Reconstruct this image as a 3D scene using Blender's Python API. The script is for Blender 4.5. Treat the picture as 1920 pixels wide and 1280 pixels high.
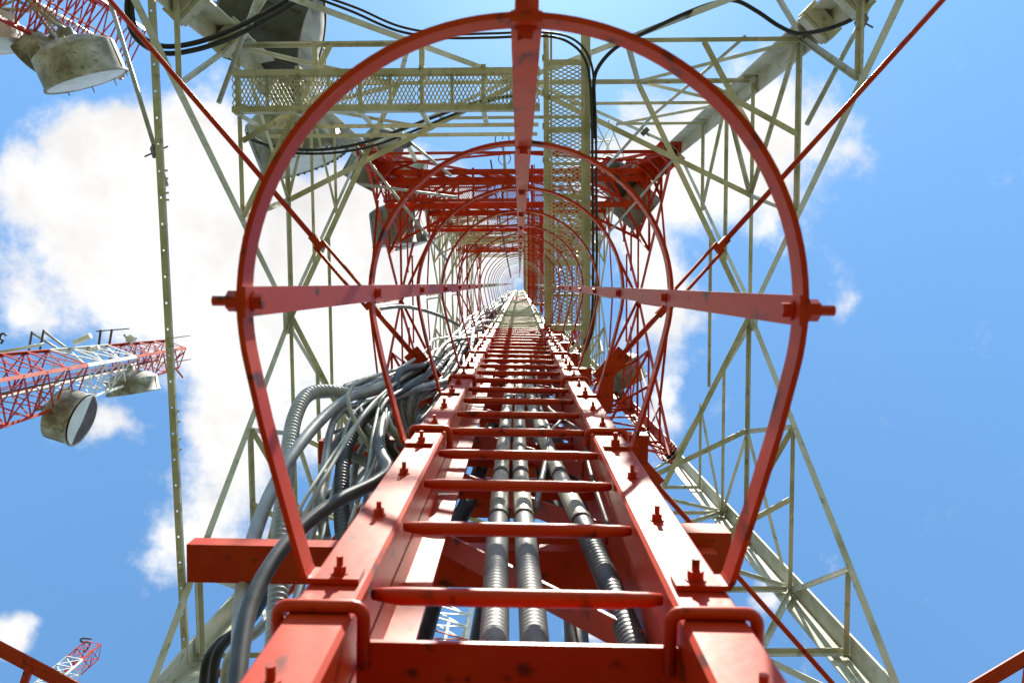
import bpy, math, random
from mathutils import Vector, Matrix
random.seed(7)
V = Vector
for o in list(bpy.data.objects): bpy.data.objects.remove(o)
sc = bpy.context.scene
COL = sc.collection

# ------------------------------------------------------------------ camera
F = 1493.3                                   # focal length in photo pixels (28 mm on 36 mm)
cam_d = bpy.data.cameras.new('camera'); cam = bpy.data.objects.new('camera', cam_d); COL.objects.link(cam)
cam_d.lens = 28.0; cam_d.sensor_width = 36.0; cam_d.clip_start = 0.02; cam_d.clip_end = 6000
cam_d.dof.use_dof = True; cam_d.dof.focus_distance = 4.5; cam_d.dof.aperture_fstop = 8.0
zc = V((14, 109, -F)).normalized()
xw = V((1, 0.007, 0)); xw = (xw - zc * xw.dot(zc)).normalized()
yw = zc.cross(xw)
RW = Matrix((xw, yw, zc))                    # camera -> world
cam.matrix_world = RW.to_4x4()
sc.camera = cam
def ray(px, py): return RW @ V((px - 960, 640 - py, -F))
def P(px, py, z):                            # a point at height z above the eye
    r = ray(px, py); return r * (z / r.z)
# ------------------------------------------------------------------ world, sun, exposure
SUN_EL = math.radians(65); SX = 0.13
sun_from = V((SX * math.cos(SUN_EL), -math.cos(SUN_EL) * math.sqrt(1 - SX * SX), math.sin(SUN_EL))).normalized()
sd = bpy.data.lights.new('sun', 'SUN'); so = bpy.data.objects.new('sun', sd); COL.objects.link(so)
sd.energy = 5.0; sd.angle = math.radians(0.53); sd.color = (1.0, 0.945, 0.82)
so.rotation_euler = sun_from.to_track_quat('Z', 'Y').to_euler(); so.location = (0, -5, 60)
vs = sc.view_settings
vs.view_transform = 'Standard'; vs.look = 'None'; vs.gamma = 1.0; vs.use_curve_mapping = False; vs.exposure = 1.25
world = bpy.data.worlds.new('World'); sc.world = world; world.use_nodes = True
nt = world.node_tree; nt.nodes.clear(); N = nt.nodes; LK = nt.links
def nd(t, **k):
    n = N.new(t)
    for a, b in k.items(): setattr(n, a, b)
    return n
sky = nd('ShaderNodeTexSky', sky_type='NISHITA', sun_disc=False)
sky.sun_elevation = SUN_EL; sky.sun_rotation = math.atan2(sun_from.x, sun_from.y)
sky.air_density = 1.1; sky.dust_density = 0.2; sky.ozone_density = 0.2; sky.altitude = 100
bg = nd('ShaderNodeBackground'); bg.inputs['Strength'].default_value = 0.082
tint = nd('ShaderNodeMix', data_type='RGBA', blend_type='MULTIPLY'); tint.inputs['Factor'].default_value = 1.0
tint.inputs['B'].default_value = (.80, 1.17, 1.30, 1); LK.new(sky.outputs[0], tint.inputs['A']); LK.new(tint.outputs['Result'], bg.inputs['Color'])
tc = nd('ShaderNodeTexCoord'); sp = nd('ShaderNodeSeparateXYZ'); LK.new(tc.outputs['Generated'], sp.inputs[0])
def mth(op, a, b=None, clamp=False):
    n = nd('ShaderNodeMath', operation=op); n.use_clamp = clamp
    for i, x in enumerate((a, b)):
        if x is None: continue
        if isinstance(x, (int, float)): n.inputs[i].default_value = x
        else: LK.new(x, n.inputs[i])
    return n.outputs[0]
zz = mth('MAXIMUM', sp.outputs[2], 0.08)
cx_ = mth('DIVIDE', sp.outputs[0], zz); cy_ = mth('DIVIDE', sp.outputs[1], zz)
cmb = nd('ShaderNodeCombineXYZ'); LK.new(cx_, cmb.inputs[0]); LK.new(cy_, cmb.inputs[1])
def noise(vec, scale, detail, rough):
    n = nd('ShaderNodeTexNoise'); n.inputs['Scale'].default_value = scale; n.inputs['Detail'].default_value = detail
    n.inputs['Roughness'].default_value = rough; LK.new(vec, n.inputs['Vector']); return n
wn = noise(cmb.outputs[0], 4.0, 4, 0.6)
vsb = nd('ShaderNodeVectorMath', operation='SUBTRACT'); LK.new(wn.outputs['Color'], vsb.inputs[0]); vsb.inputs[1].default_value = (.5, .5, .5)
vsc = nd('ShaderNodeVectorMath', operation='SCALE'); LK.new(vsb.outputs[0], vsc.inputs[0]); vsc.inputs['Scale'].default_value = 0.16
vad = nd('ShaderNodeVectorMath', operation='ADD'); LK.new(cmb.outputs[0], vad.inputs[0]); LK.new(vsc.outputs[0], vad.inputs[1])
CL = [(230, 400, 350, 270, 1.05), (560, 560, 360, 360, 1.25), (330, 250, 240, 130, .8), (800, 480, 260, 230, 1.1), (420, 880, 140, 180, .8),
      (330, 1010, 110, 100, .62), (0, 1190, 90, 80, 1.0), (1230, 330, 200, 190, .95), (1450, 290, 190, 210, .85), (1230, 580, 130, 150, .8),
      (1230, 770, 80, 130, .55), (1410, 1130, 100, 80, .6), (1605, 540, 50, 70, .38), (190, 790, 150, 70, .5), (60, 590, 110, 100, .45), (1090, 1200, 60, 50, .6)]
tot = None
for (x, y, rx, ry, a) in CL:
    s = nd('ShaderNodeVectorMath', operation='SUBTRACT'); LK.new(vad.outputs[0], s.inputs[0]); s.inputs[1].default_value = ((x - 974) / F, (y - 531) / F, 0)
    m = nd('ShaderNodeVectorMath', operation='MULTIPLY'); LK.new(s.outputs[0], m.inputs[0]); m.inputs[1].default_value = (F / rx, F / ry, 0)
    l = nd('ShaderNodeVectorMath', operation='LENGTH'); LK.new(m.outputs[0], l.inputs[0])
    w = mth('MULTIPLY', mth('SUBTRACT', 1.0, l.outputs['Value'], True), a)
    tot = w if tot is None else mth('ADD', tot, w)
fb = noise(cmb.outputs[0], 9.0, 9, 0.66); lo = noise(cmb.outputs[0], 0.55, 3, 0.5)
rad = nd('ShaderNodeVectorMath', operation='LENGTH'); LK.new(cmb.outputs[0], rad.inputs[0])
outer = mth('MULTIPLY', mth('SUBTRACT', rad.outputs['Value'], 0.8, True), mth('MULTIPLY', mth('SUBTRACT', lo.outputs[0], 0.44), 5.0))
dens = mth('ADD', mth('ADD', tot, outer), mth('MULTIPLY', mth('SUBTRACT', fb.outputs[0], 0.5), 1.3))
mr = nd('ShaderNodeMapRange', interpolation_type='SMOOTHSTEP'); LK.new(dens, mr.inputs['Value'])
mr.inputs['From Min'].default_value = 0.12; mr.inputs['From Max'].default_value = 0.58
cb = nd('ShaderNodeBackground'); cb.inputs['Color'].default_value = (1, .99, .985, 1); cb.inputs['Strength'].default_value = 0.47
shn = noise(vad.outputs[0], 5.0, 5, 0.6); shr = nd('ShaderNodeMapRange'); LK.new(shn.outputs[0], shr.inputs['Value'])
shr.inputs['From Min'].default_value = .3; shr.inputs['From Max'].default_value = .6; shr.inputs['To Min'].default_value = .34; shr.inputs['To Max'].default_value = .47
LK.new(shr.outputs[0], cb.inputs['Strength'])
mx = nd('ShaderNodeMixShader'); LK.new(mr.outputs[0], mx.inputs[0]); LK.new(bg.outputs[0], mx.inputs[1]); LK.new(cb.outputs[0], mx.inputs[2])
world.cycles.sampling_method = 'MANUAL'; world.cycles.sample_map_resolution = 512
sc.cycles.max_bounces = 6; sc.cycles.diffuse_bounces = 3; sc.cycles.glossy_bounces = 2
ow = nd('ShaderNodeOutputWorld'); LK.new(mx.outputs[0], ow.inputs['Surface'])

# ------------------------------------------------------------------ materials
MATS = {}
def material(name, base, stain=None, amount=0.5, scale=6.0, rough=0.5, metallic=0.0, bump=0.0, stretch=(1, 1, 1), stain2=None, spec=0.3):
    m = bpy.data.materials.new(name); m.use_nodes = True; t = m.node_tree; b = t.nodes['Principled BSDF']
    b.inputs['Roughness'].default_value = rough; b.inputs['Metallic'].default_value = metallic
    b.inputs['Specular IOR Level'].default_value = spec
    b.inputs['Base Color'].default_value = (*base, 1)
    if stain:
        g = t.nodes.new('ShaderNodeNewGeometry'); mp = t.nodes.new('ShaderNodeMapping'); mp.inputs['Scale'].default_value = stretch
        t.links.new(g.outputs['Position'], mp.inputs['Vector'])
        n = t.nodes.new('ShaderNodeTexNoise'); n.inputs['Scale'].default_value = scale; n.inputs['Detail'].default_value = 4; n.inputs['Roughness'].default_value = .65
        t.links.new(mp.outputs[0], n.inputs['Vector'])
        r = t.nodes.new('ShaderNodeMapRange'); r.inputs['From Min'].default_value = .62 - amount * .4; r.inputs['From Max'].default_value = .78 - amount * .25
        t.links.new(n.outputs[0], r.inputs['Value'])
        mixn = t.nodes.new('ShaderNodeMix'); mixn.data_type = 'RGBA'
        mixn.inputs['A'].default_value = (*base, 1); mixn.inputs['B'].default_value = (*stain, 1)
        t.links.new(r.outputs[0], mixn.inputs['Factor']); out = mixn.outputs['Result']
        if stain2:
            n2 = t.nodes.new('ShaderNodeTexNoise'); n2.inputs['Scale'].default_value = scale * 7; n2.inputs['Detail'].default_value = 2
            t.links.new(mp.outputs[0], n2.inputs['Vector'])
            r2 = t.nodes.new('ShaderNodeMapRange'); r2.inputs['From Min'].default_value = .6; r2.inputs['From Max'].default_value = .72
            t.links.new(n2.outputs[0], r2.inputs['Value'])
            m2 = t.nodes.new('ShaderNodeMix'); m2.data_type = 'RGBA'; m2.inputs['B'].default_value = (*stain2, 1)
            t.links.new(out, m2.inputs['A']); t.links.new(r2.outputs[0], m2.inputs['Factor']); out = m2.outputs['Result']
        t.links.new(out, b.inputs['Base Color'])
        rr = t.nodes.new('ShaderNodeMapRange'); rr.inputs['To Min'].default_value = rough - .08; rr.inputs['To Max'].default_value = rough + .14
        t.links.new(n.outputs[0], rr.inputs['Value']); t.links.new(rr.outputs[0], b.inputs['Roughness'])
        if bump:
            bp = t.nodes.new('ShaderNodeBump'); bp.inputs['Strength'].default_value = bump; bp.inputs['Distance'].default_value = .0007
            nb = t.nodes.new('ShaderNodeTexNoise'); nb.inputs['Scale'].default_value = scale * 12; nb.inputs['Detail'].default_value = 1
            t.links.new(g.outputs['Position'], nb.inputs['Vector']); t.links.new(nb.outputs[0], bp.inputs['Height']); t.links.new(bp.outputs[0], b.inputs['Normal'])
    MATS[name] = m
    return m
RED = material('red_paint', (.43, .024, .002), (.49, .046, .006), .5, 4, .39, bump=.4, stretch=(1, 1, .45), stain2=(.11, .016, .007), spec=.2)
CREAM = material('cream_paint', (.52, .50, .40), (.31, .295, .17), .42, 2.2, .46, bump=.25, stretch=(1, 1, .5), stain2=(.30, .27, .15), spec=.45)
CREAM2 = material('cream_paint_clean', (.55, .52, .40), (.36, .34, .18), .5, 3.0, .5, bump=.2)
GALV = material('galvanised_steel', (.42, .42, .40), (.30, .29, .26), .5, 9, .5, .4, bump=.15)
BLACK = material('black_rubber', (.018, .018, .02), (.035, .035, .035), .5, 10, .45)
HOSE = material('grey_conduit', (.44, .44, .44), (.27, .265, .25), .6, 6, .46, .35, bump=.1)
HOSE_B = material('dark_conduit', (.06, .06, .065), (.12, .12, .12), .5, 8, .4, .2)
TAUPE = material('taupe_conduit', (.50, .47, .40), (.20, .18, .14), .6, 6, .4, .15, bump=.1)
WHITE_C = material('pale_cable', (.50, .50, .46), (.32, .31, .27), .5, 9, .5)
GREY_C = material('grey_cable', (.23, .23, .23), (.12, .12, .118), .5, 9, .5)
DRUM = material('drum_grey', (.52, .52, .50), (.17, .16, .115), .75, 1.3, .55, stretch=(1, 1, .35), stain2=(.16, .14, .09), bump=.1)
DRUM_G = material('drum_mid_grey', (.26, .26, .25), (.13, .125, .10), .7, 1.6, .55, bump=.1)
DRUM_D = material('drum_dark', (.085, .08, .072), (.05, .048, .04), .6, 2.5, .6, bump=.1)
RADOME = material('radome', (.74, .74, .72), (.60, .60, .57), .5, 1.2, .6)
RADOME_D = material('radome_dark', (.09, .06, .05), (.14, .10, .09), .5, 2, .6)
WHITE_P = material('white_paint', (.76, .76, .74), (.56, .56, .52), .5, 4, .5)
DARKST = material('dark_steel', (.07, .065, .06), (.12, .10, .08), .5, 8, .5, .3)
GROUND = material('ground_mix', (.13, .12, .09), (.05, .07, .025), .8, .16, .9)

# ------------------------------------------------------------------ mesh helpers
class MB:
    def __init__(s): s.v = []; s.f = []
    def prism(s, poly, p0, p1, x, y=None):
        d = (p1 - p0).normalized(); x = (x - d * x.dot(d)).normalized()
        y = d.cross(x) if y is None else (y - d * y.dot(d) - x * y.dot(x)).normalized()
        b = len(s.v); n = len(poly)
        for p in (p0, p1):
            for a, c in poly: s.v.append(p + x * a + y * c)
        for i in range(n):
            j = (i + 1) % n; s.f.append((b + i, b + j, b + n + j, b + n + i))
        s.f.append(tuple(b + i for i in reversed(range(n)))); s.f.append(tuple(b + n + i for i in range(n)))
        return s
    def bar(s, p0, p1, w, t, x):                  # flat bar, w along x
        return s.prism([(-w/2, -t/2), (w/2, -t/2), (w/2, t/2), (-w/2, t/2)], p0, p1, x)
    def box(s, a, b):
        a, b = V(a), V(b); c = (a + b) / 2
        return s.prism([(a.x - c.x, a.y - c.y), (b.x - c.x, a.y - c.y), (b.x - c.x, b.y - c.y), (a.x - c.x, b.y - c.y)],
                       V((c.x, c.y, a.z)), V((c.x, c.y, b.z)), V((1, 0, 0)))
    def angle(s, p0, p1, n, w, t=None, flip=1):   # L section, one flange in the face, one standing along n
        t = t or max(.006, w * .11); d = (p1 - p0).normalized(); y = (n - d * n.dot(d)).normalized(); x = y.cross(d) * flip
        return s.prism([(-w/2, 0), (w/2, 0), (w/2, t), (-w/2 + t, t), (-w/2 + t, w*.7), (-w/2, w*.7)], p0, p1, x, y)
    def tube(s, pts, r, n=8, caps=True):
        b0 = len(s.v); m = len(pts); rr = r if isinstance(r, (list, tuple)) else [r] * m
        d = (pts[1] - pts[0]).normalized(); u = d.orthogonal().normalized()
        for i, p in enumerate(pts):
            if 0 < i < m - 1: d = (pts[i + 1] - pts[i - 1]).normalized()
            elif i == m - 1: d = (pts[i] - pts[i - 1]).normalized()
            u = (u - d * u.dot(d)).normalized(); w = d.cross(u)
            for k in range(n):
                a = 2 * math.pi * k / n; s.v.append(p + (u * math.cos(a) + w * math.sin(a)) * rr[i])
        for i in range(m - 1):
            for k in range(n):
                k2 = (k + 1) % n
                s.f.append((b0 + i*n + k, b0 + i*n + k2, b0 + (i+1)*n + k2, b0 + (i+1)*n + k))
        if caps:
            s.f.append(tuple(b0 + k for k in reversed(range(n)))); s.f.append(tuple(b0 + (m-1)*n + k for k in range(n)))
        return s
    def lathe(s, c, ax, prof, n=40):               # prof: list of (distance along ax, radius)
        ax = ax.normalized(); u = ax.orthogonal().normalized(); w = ax.cross(u); b = len(s.v); m = len(prof)
        for h, r in prof:
            for k in range(n):
                a = 2 * math.pi * k / n; s.v.append(c + ax * h + (u * math.cos(a) + w * math.sin(a)) * r)
        for i in range(m - 1):
            for k in range(n):
                k2 = (k + 1) % n; s.f.append((b + i*n + k, b + i*n + k2, b + (i+1)*n + k2, b + (i+1)*n + k))
        return s
    def build(s, name, mat, parent=None, smooth=False, root=None):
        org = V((0, 0, 0)); p = root or parent
        while p is not None: org = org + p.location; p = p.parent
        me = bpy.data.meshes.new(name); me.from_pydata([tuple(v - org) for v in s.v], [], s.f); me.materials.append(mat)
        if smooth:
            me.polygons.foreach_set('use_smooth', [len(p.vertices) == 4 for p in me.polygons])
        me.update()
        o = bpy.data.objects.new(name, me); COL.objects.link(o); o.parent = parent
        return o
def tag(o, label, cat, group=None, kind=None):
    if label: o['label'] = label
    if cat: o['category'] = cat
    if group: o['group'] = group
    if kind: o['kind'] = kind
    return o
def thing(name, label, cat, loc=(0, 0, 0), group=None):
    o = bpy.data.objects.new(name, None); COL.objects.link(o); o.location = loc; o.empty_display_size = .2
    return tag(o, label, cat, group)
def clone(src, parent, loc):
    c = src.copy(); COL.objects.link(c); c.parent = parent; c.location = loc; return c
def smooth_path(pts, per=10):                      # Catmull-Rom
    q = [pts[0] * 2 - pts[1]] + list(pts) + [pts[-1] * 2 - pts[-2]]; out = []
    for i in range(1, len(q) - 2):
        a, b, c, d = q[i-1], q[i], q[i+1], q[i+2]
        for k in range(per):
            t = k / per
            out.append(0.5 * ((2*b) + (c - a)*t + (2*a - 5*b + 4*c - d)*t*t + (-a + 3*b - 3*c + d)*t**3))
    out.append(pts[-1].copy()); return out
def resample(pts, step):
    out = [pts[0]]; acc = 0
    for a, b in zip(pts, pts[1:]):
        L = (b - a).length
        if L < 1e-9: continue
        t = step - acc
        while t <= L: out.append(a.lerp(b, t / L)); t += step
        acc = L - (t - step)
    return out
def cable(name, label, cat, pts, r, mat, group=None, rib=0, n=8, per=10, parent=None):
    p = smooth_path(pts, per)
    mb = MB()
    if rib:
        p = resample(p, rib / 4); mb.tube(p, [r * (1.0 if i % 4 < 2 else .88) for i in range(len(p))], n)
    else: mb.tube(p, r, n)
    o = mb.build(name, mat, parent, True)
    if parent is None: tag(o, label, cat, group)
    return o
X, Y, Z = V((1, 0, 0)), V((0, 1, 0)), V((0, 0, 1))
GZ = -1.7

# ------------------------------------------------------------------ ground
g = MB(); S = 1500
g.v = [V((-S, -S, GZ)), V((S, -S, GZ)), V((S, S, GZ)), V((-S, S, GZ))]; g.f = [(0, 1, 2, 3)]
tag(g.build('ground', GROUND), 'pale gravel and grass ground under the towers', 'ground', kind='structure')

# ------------------------------------------------------------------ main tower
H = 2.7; CY = 0.38
tower = thing('lattice_tower', 'tall square lattice tower of cream and red steel angles seen from inside', 'tower', (0, CY, GZ))
NODES = [5.2 + 8.6 * i for i in range(7)]          # leg nodes
TOP = NODES[-1]
def band(z):
    return CREAM if z < 13.6 else RED if z < 24 else CREAM2 if z < 33 else RED if z < 41 else CREAM2 if z < 49.5 else RED
FN = [V((0, -1, 0)), V((1, 0, 0)), V((0, 1, 0)), V((-1, 0, 0))]
FT = [V((1, 0, 0)), V((0, 1, 0)), V((-1, 0, 0)), V((0, -1, 0))]
def fp(k, u, z, inset=0.0): return V((0, CY, z)) + FN[k] * (H - inset) + FT[k] * u
def member(name, k, u0, z0, u1, z1, w, inset=.03, flip=1):
    p0, p1 = fp(k, u0, z0, inset), fp(k, u1, z1, inset)
    return MB().angle(p0, p1, -FN[k], w, flip=flip).build(name, band((z0 + z1) / 2), tower)
def plan(name, a, b, w):
    return MB().angle(a, b, V((0, 0, 1)), w).build(name, band(a.z), tower)
def leg(sx, sy, z0, z1, w, t, mat):
    c0 = V((sx * H, CY + sy * H, z0)); c1 = V((c0.x, c0.y, z1))
    poly = [(0, 0), (-sx*w, 0), (-sx*w, -sy*t), (-sx*t, -sy*t), (-sx*t, -sy*w), (0, -sy*w)]
    if sx * sy < 0: poly.reverse()
    return MB().prism(poly, c0, c1, X, Y).build('leg', mat, tower)
cuts = [GZ, 5.2, 9.4, 13.6, 18.0, 24.0, 33.0, 41.0, 49.5, TOP]
for sx in (-1, 1):
    for sy in (-1, 1):
        for z0, z1 in zip(cuts, cuts[1:]):
            L = leg(sx, sy, z0, z1, .20 if z0 < 13 else .25, .02, band((z0 + z1) / 2))
            if z0 > 0 and z0 < 30:                 # splice plates and bolts outside / inside the corner
                m = band(z0 + .2); c = V((sx * H, CY + sy * H, z0))
                for (ax, oth) in ((X * sx, Y * sy), (Y * sy, X * sx)):
                    q = c - ax * .10 - oth * .032
                    MB().bar(q - Z * .28, q + Z * .28, .15, .02, ax).build('splice_plate', m, tower)
for i, zb in enumerate(NODES[:-1]):
    zm = zb + 3.95; zt = zb + 8.6
    for k in range(4):
        for s in (-1, 1):
            fl = s
            member('diagonal_brace', k, s*H, zb, s*.06, zm, .078, .02, fl)
            member('diagonal_brace', k, s*.06, zm, s*H, zt, .085 if i else .065, .02, -fl)
            member('horizontal_brace', k, 0, zm, s*(H - .1), zm, .06, .05)
            f1, f2 = .28, .62
            z1, z2 = zb + f1 * 3.95, zb + f2 * 3.95
            member('redundant_brace', k, s*H*.985, z1, s*H*(1-f1), z1, .062, .05)
            member('redundant_brace', k, s*H*.985, z2, s*H*(1-f2), z2, .058, .05)
            member('redundant_brace', k, s*H*.985, z2, s*H*(1-f1), z1, .052, .06)
            member('redundant_brace', k, s*H*.985, z2, s*H*.5, zm, .05, .06)
            member('redundant_brace', k, s*H*(1-f2), z2, s*H*.5, zm, .05, .07)
            g1, g2 = .24, .52; w1, w2 = zm + g1 * (zt - zm), zm + g2 * (zt - zm)
            member('redundant_brace', k, s*H*.985, w1, s*H*g1, w1, .055, .05)
            member('redundant_brace', k, s*H*.985, w2, s*H*g2, w2, .055, .05)
            member('redundant_brace', k, s*H*.985, w1, s*H*.5, zm, .055, .06)
            member('redundant_brace', k, s*H*.985, w1, s*H*g2, w2, .05, .06)
            if 1 <= i <= 4:
                member('redundant_brace', k, s*H*.985, zb, s*H*.5, zm, .055, .07)
                member('redundant_brace', k, s*H*.985, zt, s*H*.5, zm, .055, .07)
                if k == 0 or i > 2: member('horizontal_brace', k, s*.05, zb + .15, s*H*.985, zb + .15, .07, .05)
                member('redundant_brace', k, s*.05, zb + .15, s*H*(1-f1), z1, .055, .06)
                member('redundant_brace', k, s*.05, zb + .15, s*.06, zm, .05, .08)
            # gusset plates at the leg nodes
            gp = fp(k, s*(H - .16), zt, .035)
            MB().bar(gp - Z * .22, gp + Z * .22, .26, .014, FT[k]).build('gusset_plate', band(zt - .1 if i == 0 else zt), tower)
        if i == 0:
            for (uc, zq) in ((0, zm), (H - .16, zt), (-H + .16, zt)):
                for du in (-.09, 0, .09):
                    for dz in (-.12, .12):
                        p = fp(k, uc + du, zq + dz, .044); MB().tube([p, p - FN[k] * .022], .013, 6).build('bolt', CREAM, tower)
        member('horizontal_brace', k, -H*.4, zm + 1.9, H*.4, zm + 1.9, .05, .05)
        gp = fp(k, 0, zm, .04); MB().bar(gp - Z * .2, gp + Z * .2, .36, .014, FT[k]).build('gusset_plate', band(zm), tower)
        k2 = (k + 1) % 4
        if i < 4:
            # plan bracing cutting each corner
            plan('plan_brace', fp(k, 0, zm, .06), fp(k2, -H*.5, zm, .06), .06)
            plan('plan_brace', fp(k, H*.5, zm + .06, .06), fp(k2, 0, zm + .06, .06), .06)
            z2 = zb + .62 * 3.95
            plan('plan_brace', fp(k, H*.38, z2, .06), fp(k2, -H*.65, z2, .06), .055)
            plan('plan_brace', fp(k, H*.65, z2 + .06, .06), fp(k2, -H*.38, z2 + .06, .06), .055)
# bolted clamp blocks on the two far legs
for (px, py, z, m) in ((1478, 105, 7.05, CREAM), (1545, 42, 6.4, CREAM), (398, 45, 6.4, CREAM), (470, 105, 7.3, CREAM), (1275, 262, 13.9, RED), (1245, 300, 14.8, RED), (1218, 330, 15.8, RED), (1190, 350, 17.2, RED), (720, 305, 15.4, RED)):
    p = P(px, py, z); sx = 1 if p.x > 0 else -1
    c = V((sx * (H - .09), CY - H + .09, z)); dia = V((sx, -1, 0)).normalized(); per = V((sx, 1, 0)).normalized()
    kk = 1.5 if m is RED else 1.0
    b = MB().bar(c - dia * .02 - per * .17 * kk, c - dia * .02 + per * .17 * kk, .16 * kk, .12 * kk, Z)
    b.bar(c - dia * .10 * kk - per * .15 * kk, c - dia * .10 * kk + per * .15 * kk, .12, .03, Z).build('clamp_block', m, tower)

# ------------------------------------------------------------------ caged ladder
LROOT = (0, .42, GZ); LROT = math.radians(1.3)
ladder = thing('caged_ladder', 'red steel ladder with safety cage rising straight above the camera', 'ladder', LROOT)
def lband(z): return RED if z < 7.6 else CREAM2 if z < 20 else RED if z < 25 else CREAM2
LTOP = 50.0; RF = .41; S3 = .305; Z0 = 1.067; CXL = -.006
def rpoly(s):                                      # angle rail, rounded heel; local x, y offsets
    xi, xo, w, t = s * .203, s * .285, .075, .009; r = .006 * s
    return [(xi + r, RF), (xo - r * .7, RF), (xo, RF + .004), (xo, RF + t), (xi + s*t, RF + t), (xi + s*t, RF + w), (xi, RF + w), (xi, RF + .005)]
rails = {}
for s in (-1, 1):
    for z0, z1 in ((GZ, 2.155), (2.155, 7.6), (7.6, 20), (20, 25), (25, LTOP)):
        pl = [(a + CXL, b) for a, b in rpoly(s)]
        if s < 0: pl.reverse()
        o = MB().prism(pl, V((0, 0, z0)), V((0, 0, z1)), X, Y).build('rail', lband((z0 + z1) / 2), ladder)
        rails[(s, z0)] = o
def rail_at(s, z): return rails[(s, max(k[1] for k in rails if k[0] == s and k[1] <= z))]
# rung: round bar with flattened, drawn-in ends
pts = []; rad_ = []
for i in range(21):
    t = i / 20; x = -.2 + .4 * t; e = min(t, 1 - t) * 20
    pts.append(V((x, 0, (.006 if e < 1 else .003 if e < 2 else 0)))); rad_.append(.008 if e < 1 else .0105 if e < 2 else .0125)
rung0 = None; nr = int((LTOP - .3 - Z0) / S3)
for i in range(-8, nr):
    z = Z0 + S3 * i
    m = lband(z)
    if rung0 is None or rung0[1] is not m:
        mb = MB().tube([p + V((CXL, .432, z)) for p in pts], rad_, 12)
        o = mb.build('rung', m, ladder, True); rung0 = (o, m, z)
    else:
        clone(rung0[0], ladder, (0, 0, z - rung0[2]))
# bolt: washer, hex nut and thread along -Y at origin
def bolt_mesh(ax, k=1.0):
    mb = MB()
    mb.tube([V((0, 0, 0)), ax * .003 * k], .0165 * k, 14)
    mb.tube([ax * .003 * k, ax * .016 * k], .0125 * k, 6)
    if k != .85: mb.tube([ax * .016 * k, ax * .034 * k], .0062 * k, 10)
    return mb
BM = {}
def put_bolt(loc, ax, parent, mat, k=1.0):
    key = (tuple(round(a, 2) for a in ax), mat.name, k)
    if key not in BM:
        o = bolt_mesh(ax, k).build('bolt', mat); BM[key] = o.data; bpy.data.objects.remove(o)
    o = bpy.data.objects.new('bolt', BM[key]); COL.objects.link(o); o.parent = parent
    org = V((0, 0, 0)); p = parent
    while p is not None: org = org + p.location; p = p.parent
    o.location = loc - org; kk = random.uniform(.9, 1.15); o.scale = (kk, kk, kk); o.rotation_euler = Matrix.Rotation(random.uniform(0, 6.28), 3, ax).to_euler(); return o
for s in (-1, 1):
    for i in range(-3, 40):
        z = Z0 + S3 * i
        hoop = i % 3 == 0 and i >= 0
        put_bolt(V((CXL + s * .244, RF - (.008 if hoop else 0), z)), -Y, rail_at(s, z), lband(z), .82)
    for i in range(-1, 9):                         # bent clips wrapped over the rails
        z = .958 + 1.22 * i; xi, xo = s * .190, s * .297; pth = []
        for (a, b) in ((xi, RF + .07), (xi, RF + .006)): pth.append(V((a, b, z)))
        for q in range(1, 5):
            an = math.pi / 2 * q / 4; pth.append(V((xi + s * .014 * (1 - math.cos(an)), RF + .006 - .014 * math.sin(an), z)))
        for q in range(0, 5):
            an = math.pi / 2 * q / 4; pth.append(V((xo - s * .014 * (1 - math.sin(an)), RF - .008 + .014 * (1 - math.cos(an)), z)))
        pth.append(V((xo, RF + .03, z)))
        MB().tube([p + X * CXL for p in pth], .0085, 8).build('rail_clip', lband(z), ladder, True)
# cage
HC = V((CXL, .03, 0)); HR = .372; HH = .042; HT = .008
def strip2d(path, t, z, h):
    mb = MB(); n = len(path); L = []; R = []
    for i in range(n):
        d = (path[min(i+1, n-1)] - path[max(i-1, 0)]).normalized(); nn = V((-d.y, d.x, 0)); L.append(path[i] + nn * t/2); R.append(path[i] - nn * t/2)
    for a, b in zip(L, R):
        mb.v += [V((a.x, a.y, z - h/2)), V((b.x, b.y, z - h/2)), V((b.x, b.y, z + h/2)), V((a.x, a.y, z + h/2))]
    for i in range(n - 1):
        for k in range(4):
            k2 = (k + 1) % 4; mb.f.append((i*4 + k, i*4 + k2, (i+1)*4 + k2, (i+1)*4 + k))
    mb.f.append((3, 2, 1, 0)); e = (n-1)*4; mb.f.append((e, e+1, e+2, e+3))
    return mb
half = []
for q in range(0, 33):                             # from the back (-Y) round to the right and down to the rail
    a = math.radians(-90 + 103 * q / 32); half.append(V((HR * math.cos(a), .03 + HR * math.sin(a), 0)))
half += [V((.345, .192, 0)), V((.326, .265, 0)), V((.307, .335, 0)), V((.290, RF - .014, 0)), V((.285, RF - .006, 0)), V((.275, RF - .005, 0)), V((.214, RF - .005, 0))]
path = [V((-p.x, p.y, 0)) for p in reversed(half[1:])] + half
path = [p + X * CXL for p in path]
hoops = []; n_h = int((LTOP + .8 - Z0) / (S3 * 3)) + 1; proto = {}
def cband(z): return RED if z < 12 else CREAM if z < 17 else RED if z < 34 else CREAM
for i in range(n_h):
    z = Z0 + S3 * 3 * i; m = cband(z)
    if (z > 14 and i % 2) or (z > 26 and i % 4): continue
    if m.name not in proto:
        o = strip2d(path, HT, z, HH).build('hoop', m, ladder, True); o.data.polygons.foreach_set('use_smooth', [False] * len(o.data.polygons)); proto[m.name] = (o, z)
    else: o = clone(proto[m.name][0], ladder, (0, 0, z - proto[m.name][1]))
    hoops.append((o, z, m))
    if i < 12:
        for ax, k in ((V((0, -1, 0)), 1.25), (V((1, 0, 0)), 1.25), (V((-1, 0, 0)), 1.25)):
            put_bolt(HC + V((0, 0, z)) + ax * (HR + .004), ax, o, m, k)
            put_bolt(HC + V((0, 0, z)) + ax * (HR - .012), -ax, o, m, .85)
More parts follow.
